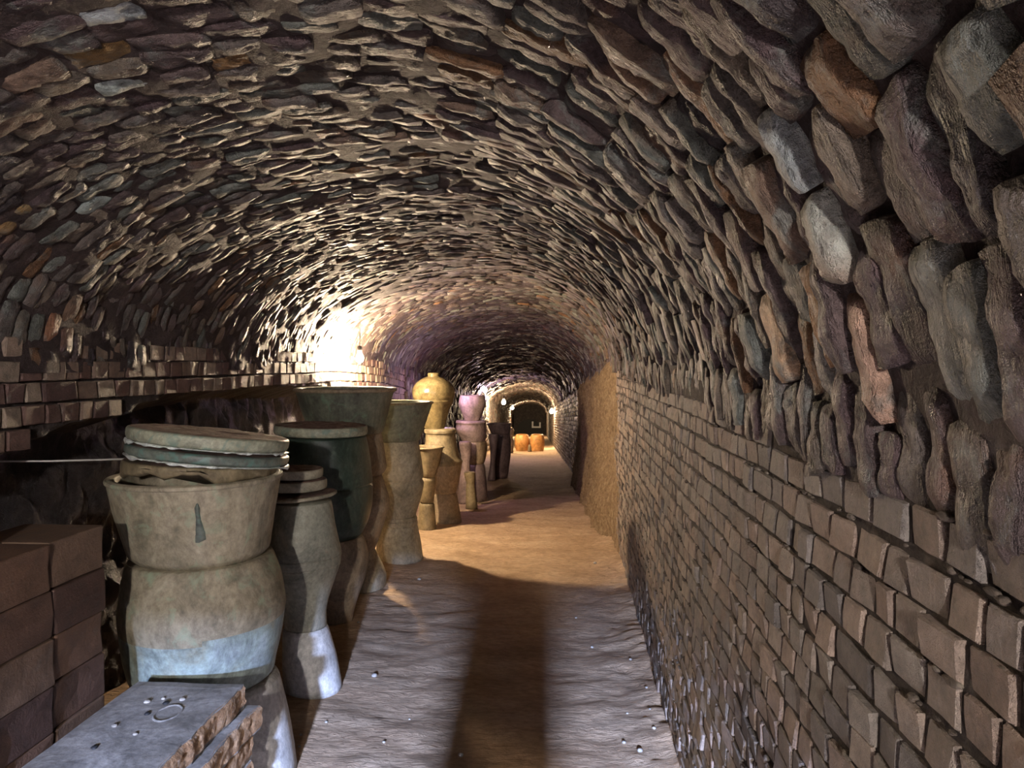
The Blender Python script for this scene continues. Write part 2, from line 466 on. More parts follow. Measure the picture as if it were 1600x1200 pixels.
def brick_rows(zs, y0, y1, wx, Nn, low=None, high=None, stretch=1.0, ROWH=ROWH):
    out = []
    for k, z0 in enumerate(zs):
        y = y0 + 0.05 * random.random()
        while y < y1:
            L = (0.060 + 0.050 * random.random()) * stretch
            if random.random() < 0.07: L *= 1.5
            yc = y + L / 2
            z = z0 + ROWH / 2 + 0.010 * n3(yc * 0.7, k * 0.9, 4) + 0.004 * n3(yc * 5, k * 3.3, 2)
            if (low is None or z > low(yc)) and (high is None or z < high(yc)):
                out.append((yc, z, L - 0.0070, ROWH - 0.0095 + 0.003 * random.random()))
            y += L
    return out
def build_bricks(lst, wx, Nn, parent, mat, nparts, pal, fine_to=4.0, proud=0.004):
    r = []
    for (yc, z, L, hh) in lst:
        p = Vector((wx(yc, z), yc, z + spz(yc)))
        q = proj(p); a = 0
        if q and -80 < q[0] < 1680 and -80 < q[1] < 1300:
            vd = (Vector((0, 0, H)) - p).normalized(); a = L * hh / q[2] ** 2 * max(abs(vd.dot(Nn)), 0.05)
        r.append((a, p, L, hh))
    idx = sorted(range(len(r)), key=lambda i: -r[i][0])
    tp = set(i for i in idx[:nparts] if r[i][0] > 0)
    pile = Pile()
    for i, (a, p, L, hh) in enumerate(r):
        c = np.array(random.choice(pal)) * (0.82 + 0.36 * random.random())
        pr = proud + 0.005 * (random.random() - 0.35)
        if random.random() < 0.05: pr += 0.006
        A = Vector((0, 1, 0)); U = Vector((0, 0, 1))
        roll = 0.05 * (random.random() - 0.5)
        A2 = A * math.cos(roll) + U * math.sin(roll); U2 = U * math.cos(roll) - A * math.sin(roll)
        v, f = wall_brick(p, A2, U2, Nn, L, hh, pr, i * 0.71, 7 if i in tp else 5)
        if Nn.x < 0: f = [tuple(reversed(q)) for q in f]
        if i in tp: mesh('brick', [x - p for x in v], f, mat, smooth=False, tint=c, parent=parent, loc=p)
        else: pile.add(v, f, c)
    if pile.v:
        o = mesh('brickwork', pile.v, pile.f, mat, smooth=False, tint=np.array(pile.c), parent=parent)
        tag(o, kind='stuff')
zs = [k * ROWH - 0.02 for k in range(26)]
lst = brick_rows(zs, -1.0, 7.6, None, None, high=lambda y: zr(y) - 0.012 + 0.02 * n3(y * 3, 0, 0))
build_bricks(lst, lambda y, z: wr(y), Vector((-1, 0, 0)), wall_r, M['brick'], 300, BP)
lst = brick_rows([k * 0.09 for k in range(18)], 12.0, 40.0, None, None, high=lambda y: zr(y), stretch=2.6)
build_bricks([(a, b, c * 1.0, d * 1.35) for a, b, c, d in lst], lambda y, z: wr(y), Vector((-1, 0, 0)), wall_r, M['vault'], 0, [(0.15, 0.11, 0.1), (0.2, 0.15, 0.12), (0.25, 0.18, 0.12)])
# coat of pebbly earth where the wall bends
def coat(v, yv):
    z = v * 1.72 + spz(yv)
    edge = min(1, max(0, (yv - 6.2) / 0.9)) * min(1, max(0, (12.6 - yv) / 0.6))
    edge *= 1.0 if v < 0.9 else (1 - v) / 0.1
    edge = max(0, edge + 0.25 * n3(yv * 2, z * 3, 8) * (edge < 0.99))
    r = 0.05 * n3(yv * 2.2, z * 2.2, 3) + 0.03 * n3(yv * 8, z * 8, 3) + 0.034 * abs(n3(yv * 19, z * 19, 3)) + 0.018 * n3(yv * 40, z * 40, 3)
    base = 0.10 * (1 - v) ** 3
    return Vector((wr(yv) + 0.02 - edge * (0.06 + base + max(r, -0.03)), yv, z))
o = grid_surface('earth_render', list(np.linspace(-0.03, 1.0, 90)), list(np.arange(5.9, 12.8, 0.03)), coat, M['rubble'], parent=wall_r)
o['label'] = 'pebbly tan earth render'

# ------------------------------------------------------------------ left wall
def zlow(y): return float(np.interp(y, [1.0, 2.27, 2.67, 3.63, 4.4, 6.5, 9], [1.12, 1.27, 1.36, 1.47, 1.49, 1.40, 0.9]))
def rec(y): return float(np.interp(y, [-1, 6.2, 8.0, 12], [0.34, 0.34, 0.12, 0.05]))
def left_sec(v, yv):
    zl = (zlow(yv) if yv < 9 else 0.9) + 0.035 * n3(yv * 5, 2, 2) + 0.02 * n3(yv * 13, 4, 2)
    P = [(wl(yv) - 0.012, ZL + 0.04), (wl(yv) - 0.012, zl), (XL - rec(yv), zl - 0.10), (XL - rec(yv), -0.06)]
    seg = [0, 0.22, 0.42, 1.0]
    x = float(np.interp(v, seg, [p[0] for p in P])); z = float(np.interp(v, seg, [p[1] for p in P]))
    amp = 1.0 if v > 0.24 else (0.5 if v > 0.17 else 0.15)
    r = amp * (0.07 * n3(yv * 2.3, z * 2.3, 6) + 0.05 * abs(n3(yv * 7, z * 5, 6)) + 0.03 * n3(yv * 17, z * 13, 6))
    return Vector((x + r + spx(yv), yv, z + 0.4 * r + spz(yv)))
ys_l = list(np.arange(-3, 1, 0.1)) + list(np.arange(1, 9, 0.03)) + list(np.arange(9, 56.2, 0.3))
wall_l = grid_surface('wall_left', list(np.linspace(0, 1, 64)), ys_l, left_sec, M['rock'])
tag(wall_l, 'sooty undercut rock wall with a band of brick ends', kind='structure')
lst = brick_rows([ZL - 0.002 - k * ROWL for k in range(0, 7)], -0.5, 9.0, None, None,
                 low=lambda y: zlow(y) + 0.0 + 0.03 * n3(y * 4, 1, 2), high=lambda y: ZL + 0.045, stretch=1.25, ROWH=ROWL)
build_bricks(lst, lambda y, z: wl(y) + spx(y), Vector((1, 0, 0)), wall_l, M['brick'], 300,
             [(0.22, 0.15, 0.11), (0.17, 0.10, 0.08), (0.26, 0.19, 0.14), (0.12, 0.07, 0.06), (0.30, 0.23, 0.17)], proud=0.010)
p2 = Pile()
y = 9.0
while y < 50:
    z = 0.05
    W = 0.10 + (y - 9) * 0.003
    while z < ZL:
        L = 0.12 + 0.08 * random.random()
        p = Vector((XL + spx(y) + 0.01, y, z + L / 2 + spz(y)))
        v, f = stone(p, Vector((0, 0, 1)), Vector((0, 1, 0)), Vector((1, 0, 0)), L, W, 0.02 + 0.03 * random.random(), 4, 4, y * 3 + z)
        p2.add(v, f, pick() * 1.1 * shade_tint(y)); z += L + 0.006
    y += W + 0.005
tag(mesh('brickwork', p2.v, p2.f, M['vault'], tint=np.array(p2.c), parent=wall_l), kind='stuff')

# ------------------------------------------------------------------ floor and ends
def floor_h(x, y):
    b = 0.020 * n3(x * 1.1, y * 0.8, 0.3)
    b += 0.012 * n3(x * 3.1, y * 5.5, 1.3) + 0.008 * n3(x * 7, y * 13, 2.3) + 0.0045 * n3(x * 19, y * 30, 3.3)
    k = max(0.0, (x - 0.10) / 0.34)
    b += 0.05 * k * k * (0.7 + 0.8 * n3(y * 2.5, x * 2.5, 5)) + k * 0.02 * n3(x * 14, y * 14, 6)
    return b
def floor_pt(x, y):
    return Vector((x + spx(y), y, spz(y) + floor_h(x, y)))
ys_f = list(np.arange(-6.0, 2.0, 0.08)) + list(np.arange(2.0, 7.5, 0.022)) + list(np.arange(7.5, 14, 0.06)) + list(np.arange(14, 56.2, 0.4))
floor = grid_surface('floor', list(np.arange(-2.35, 0.52, 0.022)), ys_f, floor_pt, M['floor'])
tag(floor, 'trodden earth floor with scuffs and small ridges', kind='structure')

def boxes(name, bs, mat, parent=None, loc=None, smooth=False):
    v, f = [], []
    for (x0, x1, y0, y1, z0, z1) in bs:
        o = len(v)
        v += [(x, y, z) for z in (z0, z1) for y in (y0, y1) for x in (x0, x1)]
        f += [tuple(o + i for i in q) for q in ((0, 2, 3, 1), (4, 5, 7, 6), (0, 1, 5, 4), (2, 6, 7, 3), (0, 4, 6, 2), (1, 3, 7, 5))]
    return mesh(name, v, f, mat, smooth=smooth, parent=parent, loc=loc)
# the end wall behind the camera, with the entrance that lets daylight in
tag(boxes('wall_back', [(-2.6, -0.62, -3.3, -3.0, -0.1, 2.7), (0.43, 0.7, -3.3, -3.0, -0.1, 2.7), (-0.62, 0.43, -3.3, -3.0, 1.84, 2.7)], M['vault_mortar']),
    'end wall with the entrance that lets daylight in', kind='structure')
# far end of the kiln
ye = 55.8
far = tag(boxes('wall_front', [(spx(ye) - 2.6, spx(ye) + 0.9, ye, ye + 0.3, spz(ye) - 0.2, spz(ye) + 2.8)], M['rock']), 'earth wall closing the far end of the tunnel', kind='structure')
pA, pB = at(808, 684, ye - 0.1), at(846, 655, ye - 0.1)
n_ = 14
arch = [(pA.x, pA.z), (pB.x, pA.z)]
for k in range(n_ + 1):
    a = math.pi * k / n_
    arch.append(((pA.x + pB.x) / 2 + (pB.x - pA.x) / 2 * math.cos(a), pA.z + (pB.z - pA.z) * (0.45 + 0.55 * math.sin(a))))
m_ = len(arch)
v = [(x, ye - 0.12, z) for x, z in arch] + [(x, ye - 0.004, z) for x, z in arch]
f = [tuple(range(m_))] + [(k, (k + 1) % m_, m_ + (k + 1) % m_, m_ + k) for k in range(m_)]
dr = mesh('dark_opening', v, f, M['dark'], smooth=False)  # flat black panel, its colour standing in for a dark opening
tag(dr, 'black arched panel painted as the dark opening at the far end of the tunnel', 'door')
pw = at(838, 664, ye - 0.3)
sg = boxes('white_frame', [(-0.34, 0.34, -0.03, 0.0, -0.22, -0.10), (-0.34, -0.22, -0.03, 0.0, -0.10, 0.26), (0.22, 0.34, -0.03, 0.0, -0.10, 0.20)], M['paint'], loc=pw)  # plain white three-sided frame
tag(sg, 'small white frame before the black painted opening in the far distance', 'frame')

# ------------------------------------------------------------------ pots
def prof(rings, sub=5):
    """Catmull-Rom through (z, cx, cy, r) rings"""
    R = [np.array(r, float) for r in rings]
    out = []
    for i in range(len(R) - 1):
        p0 = R[i - 1] if i else R[i]; p1, p2 = R[i], R[i + 1]; p3 = R[i + 2] if i + 2 < len(R) else R[i + 1]
        # limit tangents so that short steps stay crisp
        d = np.linalg.norm(p2 - p1); t1 = (p2 - p0) / 2; t2 = (p3 - p1) / 2
        for t in (t1, t2):
            l = np.linalg.norm(t)
            if l > d * 0.75: t *= d * 0.75 / l
        for k in range(sub):
            s = k / sub
            h00 = 2 * s**3 - 3 * s**2 + 1; h10 = s**3 - 2 * s**2 + s; h01 = -2 * s**3 + 3 * s**2; h11 = s**3 - s**2
            out.append(h00 * p1 + h10 * t1 + h01 * p2 + h11 * t2)
    out.append(R[-1])
    return out
def lathe(rings, origin, seg=56, wob=0.012, cap0=True, cap1=True, seed=0.0):
    vs, fs = [], []
    for (z, cx, cy, r) in rings:
        for k in range(seg):
            a = 2 * math.pi * k / seg
            rr = r * (1 + wob * n3(math.cos(a) * 1.6 + seed, math.sin(a) * 1.6, z * 5) + wob * 0.4 * n3(math.cos(a) * 6 + seed, math.sin(a) * 6, z * 18))
            vs.append((cx + rr * math.cos(a) - origin[0], cy + rr * math.sin(a) - origin[1], z - origin[2]))
    for i in range(len(rings) - 1):
        for k in range(seg):
            k2 = (k + 1) % seg
            fs.append((i * seg + k, i * seg + k2, (i + 1) * seg + k2, (i + 1) * seg + k))
    if cap0: fs.append(tuple(range(seg - 1, -1, -1)))
    if cap1:
        b = (len(rings) - 1) * seg; fs.append(tuple(range(b, b + seg)))
    return vs, fs
POTN = [0]
TOPZ = [0.0]
def pot(name, label, cat, Y, rings, mat, open_top=False, th=0.022, rim=None, rim_mat=None, zbot=None, ztop=None, group=None, split=None, depth=None, dy=0.0):
    """rings: (pixel row, pixel centre, pixel half width), top to bottom, read at depth Y"""
    POTN[0] += 1
    R = []
    for (py, cx, hw) in rings:
        p = at(cx, py, Y)
        R.append([p.z, p.x, Y + dy, hw * Y / F])
    if zbot is None: zbot = TOPZ[0] + 0.001
    TOPZ[0] = R[0][0]
    if zbot is not None:
        z0, zt = R[-1][0], R[0][0]
        for r in R: r[0] = zt + (r[0] - zt) * (zt - zbot) / (zt - z0)
    R = R[::-1]
    org = (R[0][1], R[0][2], R[0][0])
    P = prof(R)
    root = empty(name, org)
    tag(root, label, cat, group)
    if open_top:
        t = P[-1]
        zi = depth if depth is not None else (P[0][0] + t[0]) / 2
        inner = [np.array([p[0], p[1], p[2], p[3] - th]) for p in P[::-1] if p[0] > zi and p[3] > th * 1.6]
        inner[0][0] += 0.001
        last = inner[-1]
        P2 = list(P) + [np.array([t[0] + th * 0.2, t[1], t[2], t[3] - th * 0.35])] + inner + [np.array([last[0] - 0.01, last[1], last[2], last[3] * 0.05])]
        v, f = lathe(P2, org, seed=POTN[0] * 3.3)
    else:
        P2 = P
        v, f = lathe(P, org, seed=POTN[0] * 3.3)
    body = mesh('body', v, f, [mat] + ([split[1]] if split else []), parent=root)
    if split:
        zs_ = at(rings[0][1], split[0], Y).z - org[2]
        for pl in body.data.polygons:
            c = pl.center
            if c.z < zs_ + 0.015 * n3(c.x * 9, c.y * 9, 0) + 0.10 * (c.x) * 0.5: pl.material_index = 1
    if rim:
        t = R[-1]
        # a rolled lip around the mouth
        ru, rz = rim
        prf = [(t[0] + rz * 0.9 * math.sin(b) - rz * 0.6, t[1], t[2], t[3] + ru * math.cos(b)) for b in np.linspace(-math.pi, math.pi, 11)]
        v, f = lathe(prf, org, wob=0.012, cap0=False, cap1=False, seed=POTN[0] * 3.3)
        mesh('rim', v, f, rim_mat or mat, parent=root)
    return root, R
def flo(Y): return spz(Y)

STK = [0.0]
def lid(name, label, Y, cx, py, hw, thick, mat, topmat, tilt=(0, 0), drip=False, broken=False, cat='lid', dome=0.0):
    """a thick round kiln lid; sits with its middle at the given pixel"""
    POTN[0] += 1
    p = at(cx, py, Y); r = hw * Y / F; t = thick
    root = empty(name, p, (tilt[1], tilt[0], 0))
    tag(root, label, cat)
    rg = [(-t / 2, 0, 0, r * 0.93), (-t / 2 + 0.004, 0, 0, r * 0.975), (-t * 0.2, 0, 0, r), (t * 0.3, 0, 0, r * 1.0), (t / 2 - 0.003, 0, 0, r * 0.985), (t / 2, 0, 0, r * 0.95)]
    sd = POTN[0] * 5.1
    v, f = lathe(prof(rg, 3), (0, 0, 0), wob=0.02, seed=sd)
    v = [list(x) for x in v]
    if broken:
        for q in v:
            a = math.atan2(q[1], q[0])
            if q[2] < 0: q[2] += 0.030 * n3(math.cos(a) * 4, math.sin(a) * 4, sd) + 0.014 * n3(math.cos(a) * 16, math.sin(a) * 16, sd)
    b = mesh('disc', v, f, mat, parent=root)
    # rough upper face
    nr, ns = 7, 48
    vs = [(0, 0, t / 2 + 0.004 + dome)]
    for i in range(1, nr + 1):
        rr = r * 0.965 * i / nr
        for k in range(ns):
            a = 2 * math.pi * k / ns
            x, y_ = rr * math.cos(a), rr * math.sin(a)
            vs.append((x, y_, t / 2 + 0.003 + dome * (1 - (i / nr) ** 2) + (0.006 * n3(x * 18, y_ * 18, sd) + 0.004 * n3(x * 50, y_ * 50, sd) if i < nr else -0.003)))
    fs = [(0, 1 + k, 1 + (k + 1) % ns) for k in range(ns)]
    for i in range(nr - 1):
        for k in range(ns):
            k2 = (k + 1) % ns
            fs.append((1 + i * ns + k, 1 + (i + 1) * ns + k, 1 + (i + 1) * ns + k2, 1 + i * ns + k2))
    mesh('top_face', vs, fs, topmat, parent=root)
    if drip:
        # pale glaze runs along the lower edge
        vs, fs = [], []
        ns = 120
        for k in range(ns + 1):
            a = -2.75 + 3.05 * k / ns
            amp = max(0.0, 0.30 + 1.8 * n3(a * 2.2, sd, 0) + 1.0 * n3(a * 9, sd, 3))
            lo_ = -t / 2 - 0.001 - 0.009 * amp
            hi_ = -t / 2 + 0.001 + 0.003 * amp
            for (rr, zz) in ((r * 0.985, hi_), (r * 1.006, hi_ - 0.003), (r * 1.012, (lo_ + hi_) / 2), (r * 0.995, lo_), (r * 0.96, lo_ + 0.004)):
                vs.append((rr * math.cos(a), rr * math.sin(a), zz))
        for k in range(ns):
            for j in range(4):
                fs.append((k * 5 + j, k * 5 + j + 1, (k + 1) * 5 + j + 1, (k + 1) * 5 + j))
        o = mesh('glaze_drip', vs, fs, M['crust'], parent=b)
        o['label'] = 'white glaze drips along the edge'
    return root

# --- first stack, nearest the camera
Y1 = 2.75
pot('pedestal_pot', 'pale upturned pot at the foot of the nearest stack, behind the grey slab', 'pot', Y1,
    [(1058, 338, 92), (1066, 338, 98), (1150, 342, 112), (1235, 345, 120)], M['white'], zbot=0.0)
belly, Rb = pot('shouldered_jar', 'wide-bellied clay jar, tan above and turquoise below, under the nearest bowl', 'jar', Y1,
    [(866, 316, 108), (872, 316, 112), (905, 318, 122), (938, 319, 127), (950, 319, 128), (958, 319, 127), (1000, 319, 121), (1040, 318, 113), (1058, 320, 108), (1066, 322, 98)],
    M['olive'], split=(966, M['turq']))  # the part below the belly line takes the turquoise material
bowl1, Rb1 = pot('clay_bowl', 'olive-tan flowerpot-shaped bowl with a drip scar, on the nearest wide-bellied jar', 'bowl', Y1,
    [(742, 308, 131), (748, 308, 130), (790, 309, 123), (840, 312, 112), (862, 314, 107), (872, 315, 98)], M['olive'], open_top=True, th=0.03, rim=(0.006, 0.010))
# the scar on the bowl: a crusty brown run, built on the curve of the wall
def on_pot(R, cx, py, Y):
    p = at(cx, py, Y)
    z = p.z
    zz = [r[0] for r in R]; rr = float(np.interp(z, zz, [r[3] for r in R])); xx = float(np.interp(z, zz, [r[1] for r in R]))
    # ray towards the pixel hits the cylinder of that radius
    d = CR @ Vector(((cx - 800) / F, (600 - py) / F, -1)); d2 = Vector((d.x, d.y)); o2 = Vector((-xx, -Y))
    a = d2.dot(d2); b = 2 * o2.dot(d2); c = o2.dot(o2) - rr * rr
    disc = max(b * b - 4 * a * c, 0)
    t = (-b - math.sqrt(disc)) / (2 * a)
    return Vector((0, 0, H)) + d * t, Vector(((d * t).x - xx, (d * t).y - Y, 0)).normalized()
def scar(root, R, pts, mat, Y, nm, thick=0.013):
    vs, fs = [], []
    n = 7
    for (cx, py, hw) in pts:
        for k in range(n):
            u = -1 + 2 * k / (n - 1)
            p, nn = on_pot(R, cx + u * hw, py, Y)
            lift = thick * (1 - abs(u) ** 2) + 0.004 * n3(u * 3 + cx, py * 0.2, 4) * (abs(u) < 0.9) + 0.002
            vs.append(p + nn * lift - Vector(root.location))
    for i in range(len(pts) - 1):
        for k in range(n - 1):
            fs.append((i * n + k, i * n + k + 1, (i + 1) * n + k + 1, (i + 1) * n + k))
    return mesh(nm, vs, fs, mat, parent=root)
sc_ = scar(bowl1, Rb1, [(308, 786, 1.5), (308, 793, 6), (309, 802, 6.5), (310, 812, 6), (311, 820, 9), (312, 828, 10), (313, 834, 13), (313, 842, 12), (309, 847, 5)], M['liddark'], Y1, 'scar')
sc_['label'] = 'dark crusted glaze scar'
zrim = Rb1[-1][0]
lid('clay_disc', 'broken buff lid lying in the mouth of the nearest bowl, lowest of three', Y1, 314, 730, 117, 0.045, M['ochre'], M['lidtop'], (math.radians(3.5), math.radians(-4)), broken=True)
lid('clay_disc', 'dark green-grey lid with white glaze drips, middle of three on the nearest stack', Y1, 328, 709, 124, 0.040, M['liddark'], M['lidtop'], (math.radians(5.8), math.radians(-4.5)), drip=True)
lid('clay_disc', 'pale green-grey lid with a rough reddish top, uppermost of three on the nearest stack', Y1, 329, 685, 123, 0.050, M['lid'], M['lidtop'], (math.radians(6), math.radians(-4.5)), drip=True)

# --- second stack
Y2 = 3.52
pot('pedestal_pot', 'pale upturned pot lit by daylight, at the foot of the second stack', 'pot', Y2,
    [(978, 478, 33), (985, 478, 36), (1050, 484, 43), (1116, 490, 46)], M['white'], zbot=0.0)
pot('shouldered_jar', 'grey-green jar with two scored rings round its belly, in the second stack', 'jar', Y2,
    [(783, 473, 44), (790, 473, 46), (820, 473, 51), (852, 474, 57), (866, 474, 60), (868, 474, 58.5), (870, 474, 60), (880, 474, 59.2), (882, 474, 57.8), (884, 474, 58.8), (912, 474, 49), (940, 474, 40), (962, 475, 35), (984, 478, 33)], M['greygreen'])
lid('clay_disc', 'tilted saucer lid whose lip sticks out to the right, lowest on the second stack', Y2, 475, 774.5, 52, 0.020, M['oliveplain'], M['lidtop'], (math.radians(-5), 0), cat='lid')
lid('clay_disc', 'grey-green lid in the middle of the pile on the second stack', Y2, 467, 756.5, 44, 0.048, M['oliveplain'], M['lidtop'], (math.radians(-1), 0))
lid('clay_disc', 'small grey-green lid with a dark top, uppermost on the second stack', Y2, 464, 738.5, 41, 0.045, M['oliveplain'], M['lidtop'], (math.radians(0.5), 0))

# --- third stack
Y3 = 4.45
pot('tapered_pot', 'tan tapering pot on the floor under the dark green jar', 'pot', Y3,
    [(838, 515, 51), (845, 516, 54), (864, 517, 58), (884, 518, 59), (916, 519, 53), (946, 520, 43), (975, 522, 33), (1000, 524, 27)], M['tan'], zbot=0.0)
pot('glazed_jar', 'dark green glazed jar in shade, topped by a flat lid', 'jar', Y3,
    [(682, 506, 66), (690, 506, 68), (720, 506, 73), (755, 506, 77), (758, 506, 75.8), (761, 506, 77.2), (785, 506, 77), (815, 507, 70), (835, 510, 58), (842, 512, 50)], M['darkgreen'])
lid('clay_disc', 'broad flat lid with a green-stained edge on the dark green jar', Y3, 502, 671, 73, 0.058, M['lid'], M['lidtop'], (math.radians(1.5), 0))

# --- fourth stack, carrying the largest bowl
Y4 = 5.2
pot('pedestal_pot', 'small pale upturned pot half hidden at the foot of the large bowl stack', 'pot', Y4,
    [(858, 553, 33), (864, 553, 35), (918, 554, 51), (940, 554, 50)], M['oliveplain'], zbot=0.0)
pot('tapered_pot', 'tan tapering jar second from the floor under the largest bowl', 'jar', Y4,
    [(742, 552, 44), (748, 552, 47), (783, 552, 58), (790, 552, 56.5), (796, 552, 57), (836, 552, 44), (860, 552, 34)], M['tan'])
pot('pedestal_pot', 'reddish upturned pot directly under the largest bowl', 'pot', Y4,
    [(676, 551, 45), (682, 551, 47), (731, 551, 54), (740, 551, 50), (744, 551, 45)], M['tan'])
pot('clay_bowl', 'largest bowl, wide open grey-green basin below the near lamp', 'bowl', Y4,
    [(607, 540, 79), (611, 540, 78.5), (614, 540, 76), (640, 540, 69), (668, 542, 60), (678, 544, 54)], M['bowlgreen'], open_top=True, th=0.035, rim=(0.010, 0.014), rim_mat=M['tan'])

# --- fifth stack
Y5 = 5.95
pot('pedestal_pot', 'pale ringed pot at the foot of the fifth stack, where the lamplit floor begins', 'pot', Y5,
    [(806, 622, 29), (811, 622, 30.5), (813, 622, 29.6), (815, 622, 30.6), (821, 622, 30.6), (823, 622, 29.8), (826, 622, 31), (855, 623, 35), (888, 625, 37)], M['oliveplain'], zbot=0.0)
pot('shouldered_jar', 'olive clay jar with a waist ridge under the flaring green bowl', 'jar', Y5,
    [(688, 620, 33), (694, 620, 35), (720, 621, 38.5), (745, 621, 41.5), (750, 621, 39.5), (756, 621, 42), (775, 621, 38.5), (800, 621, 31), (808, 621, 29)], M['oliveplain'])
pot('clay_bowl', 'flaring dark green bowl with a yellow-lit lip, in front of the honey jar', 'bowl', Y5,
    [(628, 626, 51), (632, 626, 49.5), (655, 625, 43), (685, 622, 36), (690, 622, 34)], M['bowlgreen'], open_top=True, th=0.03, rim=(0.006, 0.010), rim_mat=M['ochre'])

# --- sixth, small
Y6 = 7.15
pot('pedestal_pot', 'slim ochre upturned pot at the foot of the small cup stack', 'pot', Y6,
    [(786, 667, 11), (789, 667, 12), (810, 667, 13.5), (832, 667, 15)], M['ochre'], zbot=flo(Y6))
pot('tapered_pot', 'slim waisted ochre jar under the small orange cup', 'jar', Y6,
    [(745, 667, 12), (750, 667, 14), (765, 667, 13), (785, 667, 11), (788, 667, 9)], M['ochre'])
pot('clay_bowl', 'small ochre cup flaring at the lip beside the honey jar stack', 'bowl', Y6,
    [(698, 668, 26), (702, 668, 24.5), (725, 668, 18.5), (745, 667, 14), (748, 667, 12)], M['ochre'], open_top=True, th=0.025, rim=(0.005, 0.008))

# --- seventh: the honey jar
Y7 = 7.55
pot('pedestal_pot', 'plain upturned pot on the floor at the foot of the honey jar stack', 'pot', Y7,
    [(770, 696, 17), (774, 696, 18.5), (818, 700, 22)], M['tan'], zbot=flo(Y7))
pot('tapered_pot', 'grey-brown pot second from the floor under the honey jar', 'pot', Y7,
    [(725, 692, 30), (729, 692, 29.5), (750, 693, 25), (768, 695, 19), (772, 695, 17)], M['tan'])
pot('drum_pot', 'ochre drum-shaped pot with a flared foot under the honey jar', 'pot', Y7,
    [(669, 688, 22), (671, 688, 25), (676, 688, 25), (678, 688, 23), (700, 689, 26), (716, 690, 30), (721, 691, 32), (726, 691, 31)], M['ochre'])
pot('honey_jar', 'shiny honey-yellow jar with round shoulders and a small neck', 'jar', Y7,
    [(583, 677.5, 9), (585, 677.5, 9.6), (588, 677.5, 9.4), (591, 677.5, 17), (597, 677.5, 26), (605, 677.5, 32), (613, 677.5, 34), (621, 677.5, 33), (625, 677.5, 31.4), (627, 677.5, 31.6), (640, 678, 25), (655, 678.5, 20), (666, 679, 17), (670, 679, 16)],
    M['yellow'], open_top=True, th=0.02, depth=1.45)

# --- behind it
pot('small_vase', 'small waisted ochre pot standing alone on the floor past the honey jar stack', 'vase', 8.75,
    [(738, 734, 9), (741, 734, 8.8), (748, 735, 7.2), (750, 735, 6.6), (753, 735, 7), (778, 737, 9.5)], M['ochre'], zbot=flo(8.75), open_top=True, th=0.015)
Y8 = 9.7
pot('pedestal_pot', 'dark upturned pot at the foot of the pink jar stack', 'pot', Y8,
    [(724, 741, 15), (728, 741, 17), (782, 742, 21)], M['purple'], zbot=flo(Y8))
pot('tapered_pot', 'buff pot below the chipped pink bowl', 'pot', Y8,
    [(689, 741, 18), (692, 741, 20), (708, 741, 20), (722, 741, 17), (726, 741, 15)], M['tan'])
pot('clay_bowl', 'chipped pink bowl carrying the round pink jar', 'bowl', Y8,
    [(657, 736, 23), (660, 736, 24.5), (663, 736, 23.4), (672, 736, 24), (684, 739, 21), (691, 740, 18)], M['pink'])
pot('round_jar', 'round pink jar, top of the stack in the purple light', 'jar', Y8,
    [(618, 738, 18.5), (620, 738, 19.5), (627, 738, 21), (634, 738, 20.8), (645, 738, 17), (654, 738, 13.5), (658, 738, 12)], M['pink'], open_top=True, th=0.02)
pot('broken_pot', 'broken shard-edged pot leaning beside the pink stack', 'pot', 9.35,
    [(690, 727, 9), (694, 727, 10), (712, 728, 8), (722, 728, 6.5), (735, 727, 8), (760, 727, 10), (786, 727, 11)], M['pink'], zbot=flo(9.35))
Y9 = 13.6
pot('spindle_pot', 'slim grey spindle-shaped stand before the purple basin', 'pot', 13.0,
    [(678, 771, 8), (681, 771, 7.6), (695, 771, 5.5), (710, 770, 4), (720, 769, 4.5), (733, 768, 6.5)], M['purple'], zbot=flo(13.0))
pot('tall_jar', 'tall dark jar under the purple basin', 'jar', Y9,
    [(678, 782, 15), (684, 782, 16), (705, 782, 16), (730, 781, 12)], M['purple'], zbot=flo(Y9))
pot('clay_bowl', 'wide purple-brown basin in the middle distance', 'bowl', Y9,
    [(662, 780, 19), (664, 780, 18.6), (670, 781, 17), (679, 782, 14.5)], M['purple'], open_top=True, th=0.03, rim=(0.012, 0.012))

# --- the pair of orange jars far down the tunnel
for (cx, lab) in ((815.5, 'left of the two squat orange jars standing far down the tunnel'), (839.5, 'right of the two squat orange jars standing far down the tunnel')):
    pot('squat_jar', lab, 'jar', 26.0, [(679, cx, 9.0), (680, cx, 9.8), (685, cx, 11.2), (691, cx, 11.6), (697, cx, 10.8), (703, cx, 9.4)], M['orange'], zbot=flo(26.0), open_top=True, th=0.04,
        group='orange jars far down the tunnel', rim=(0.012, 0.012))
pot('distant_pot', 'small pale pot standing between the two far orange jars', 'pot', 25.3, [(695, 827.5, 1.6), (698, 827.5, 2.6), (704, 827.5, 3.2)], M['ochre'], zbot=flo(25.3))
pot('distant_pot', 'pale stack of pots at the far left of the orange jars', 'pot', 24.0, [(668, 798, 3), (672, 799, 4.5), (684, 798, 3), (686, 798, 5), (704, 798, 4)], M['ochre'], zbot=flo(24.0))

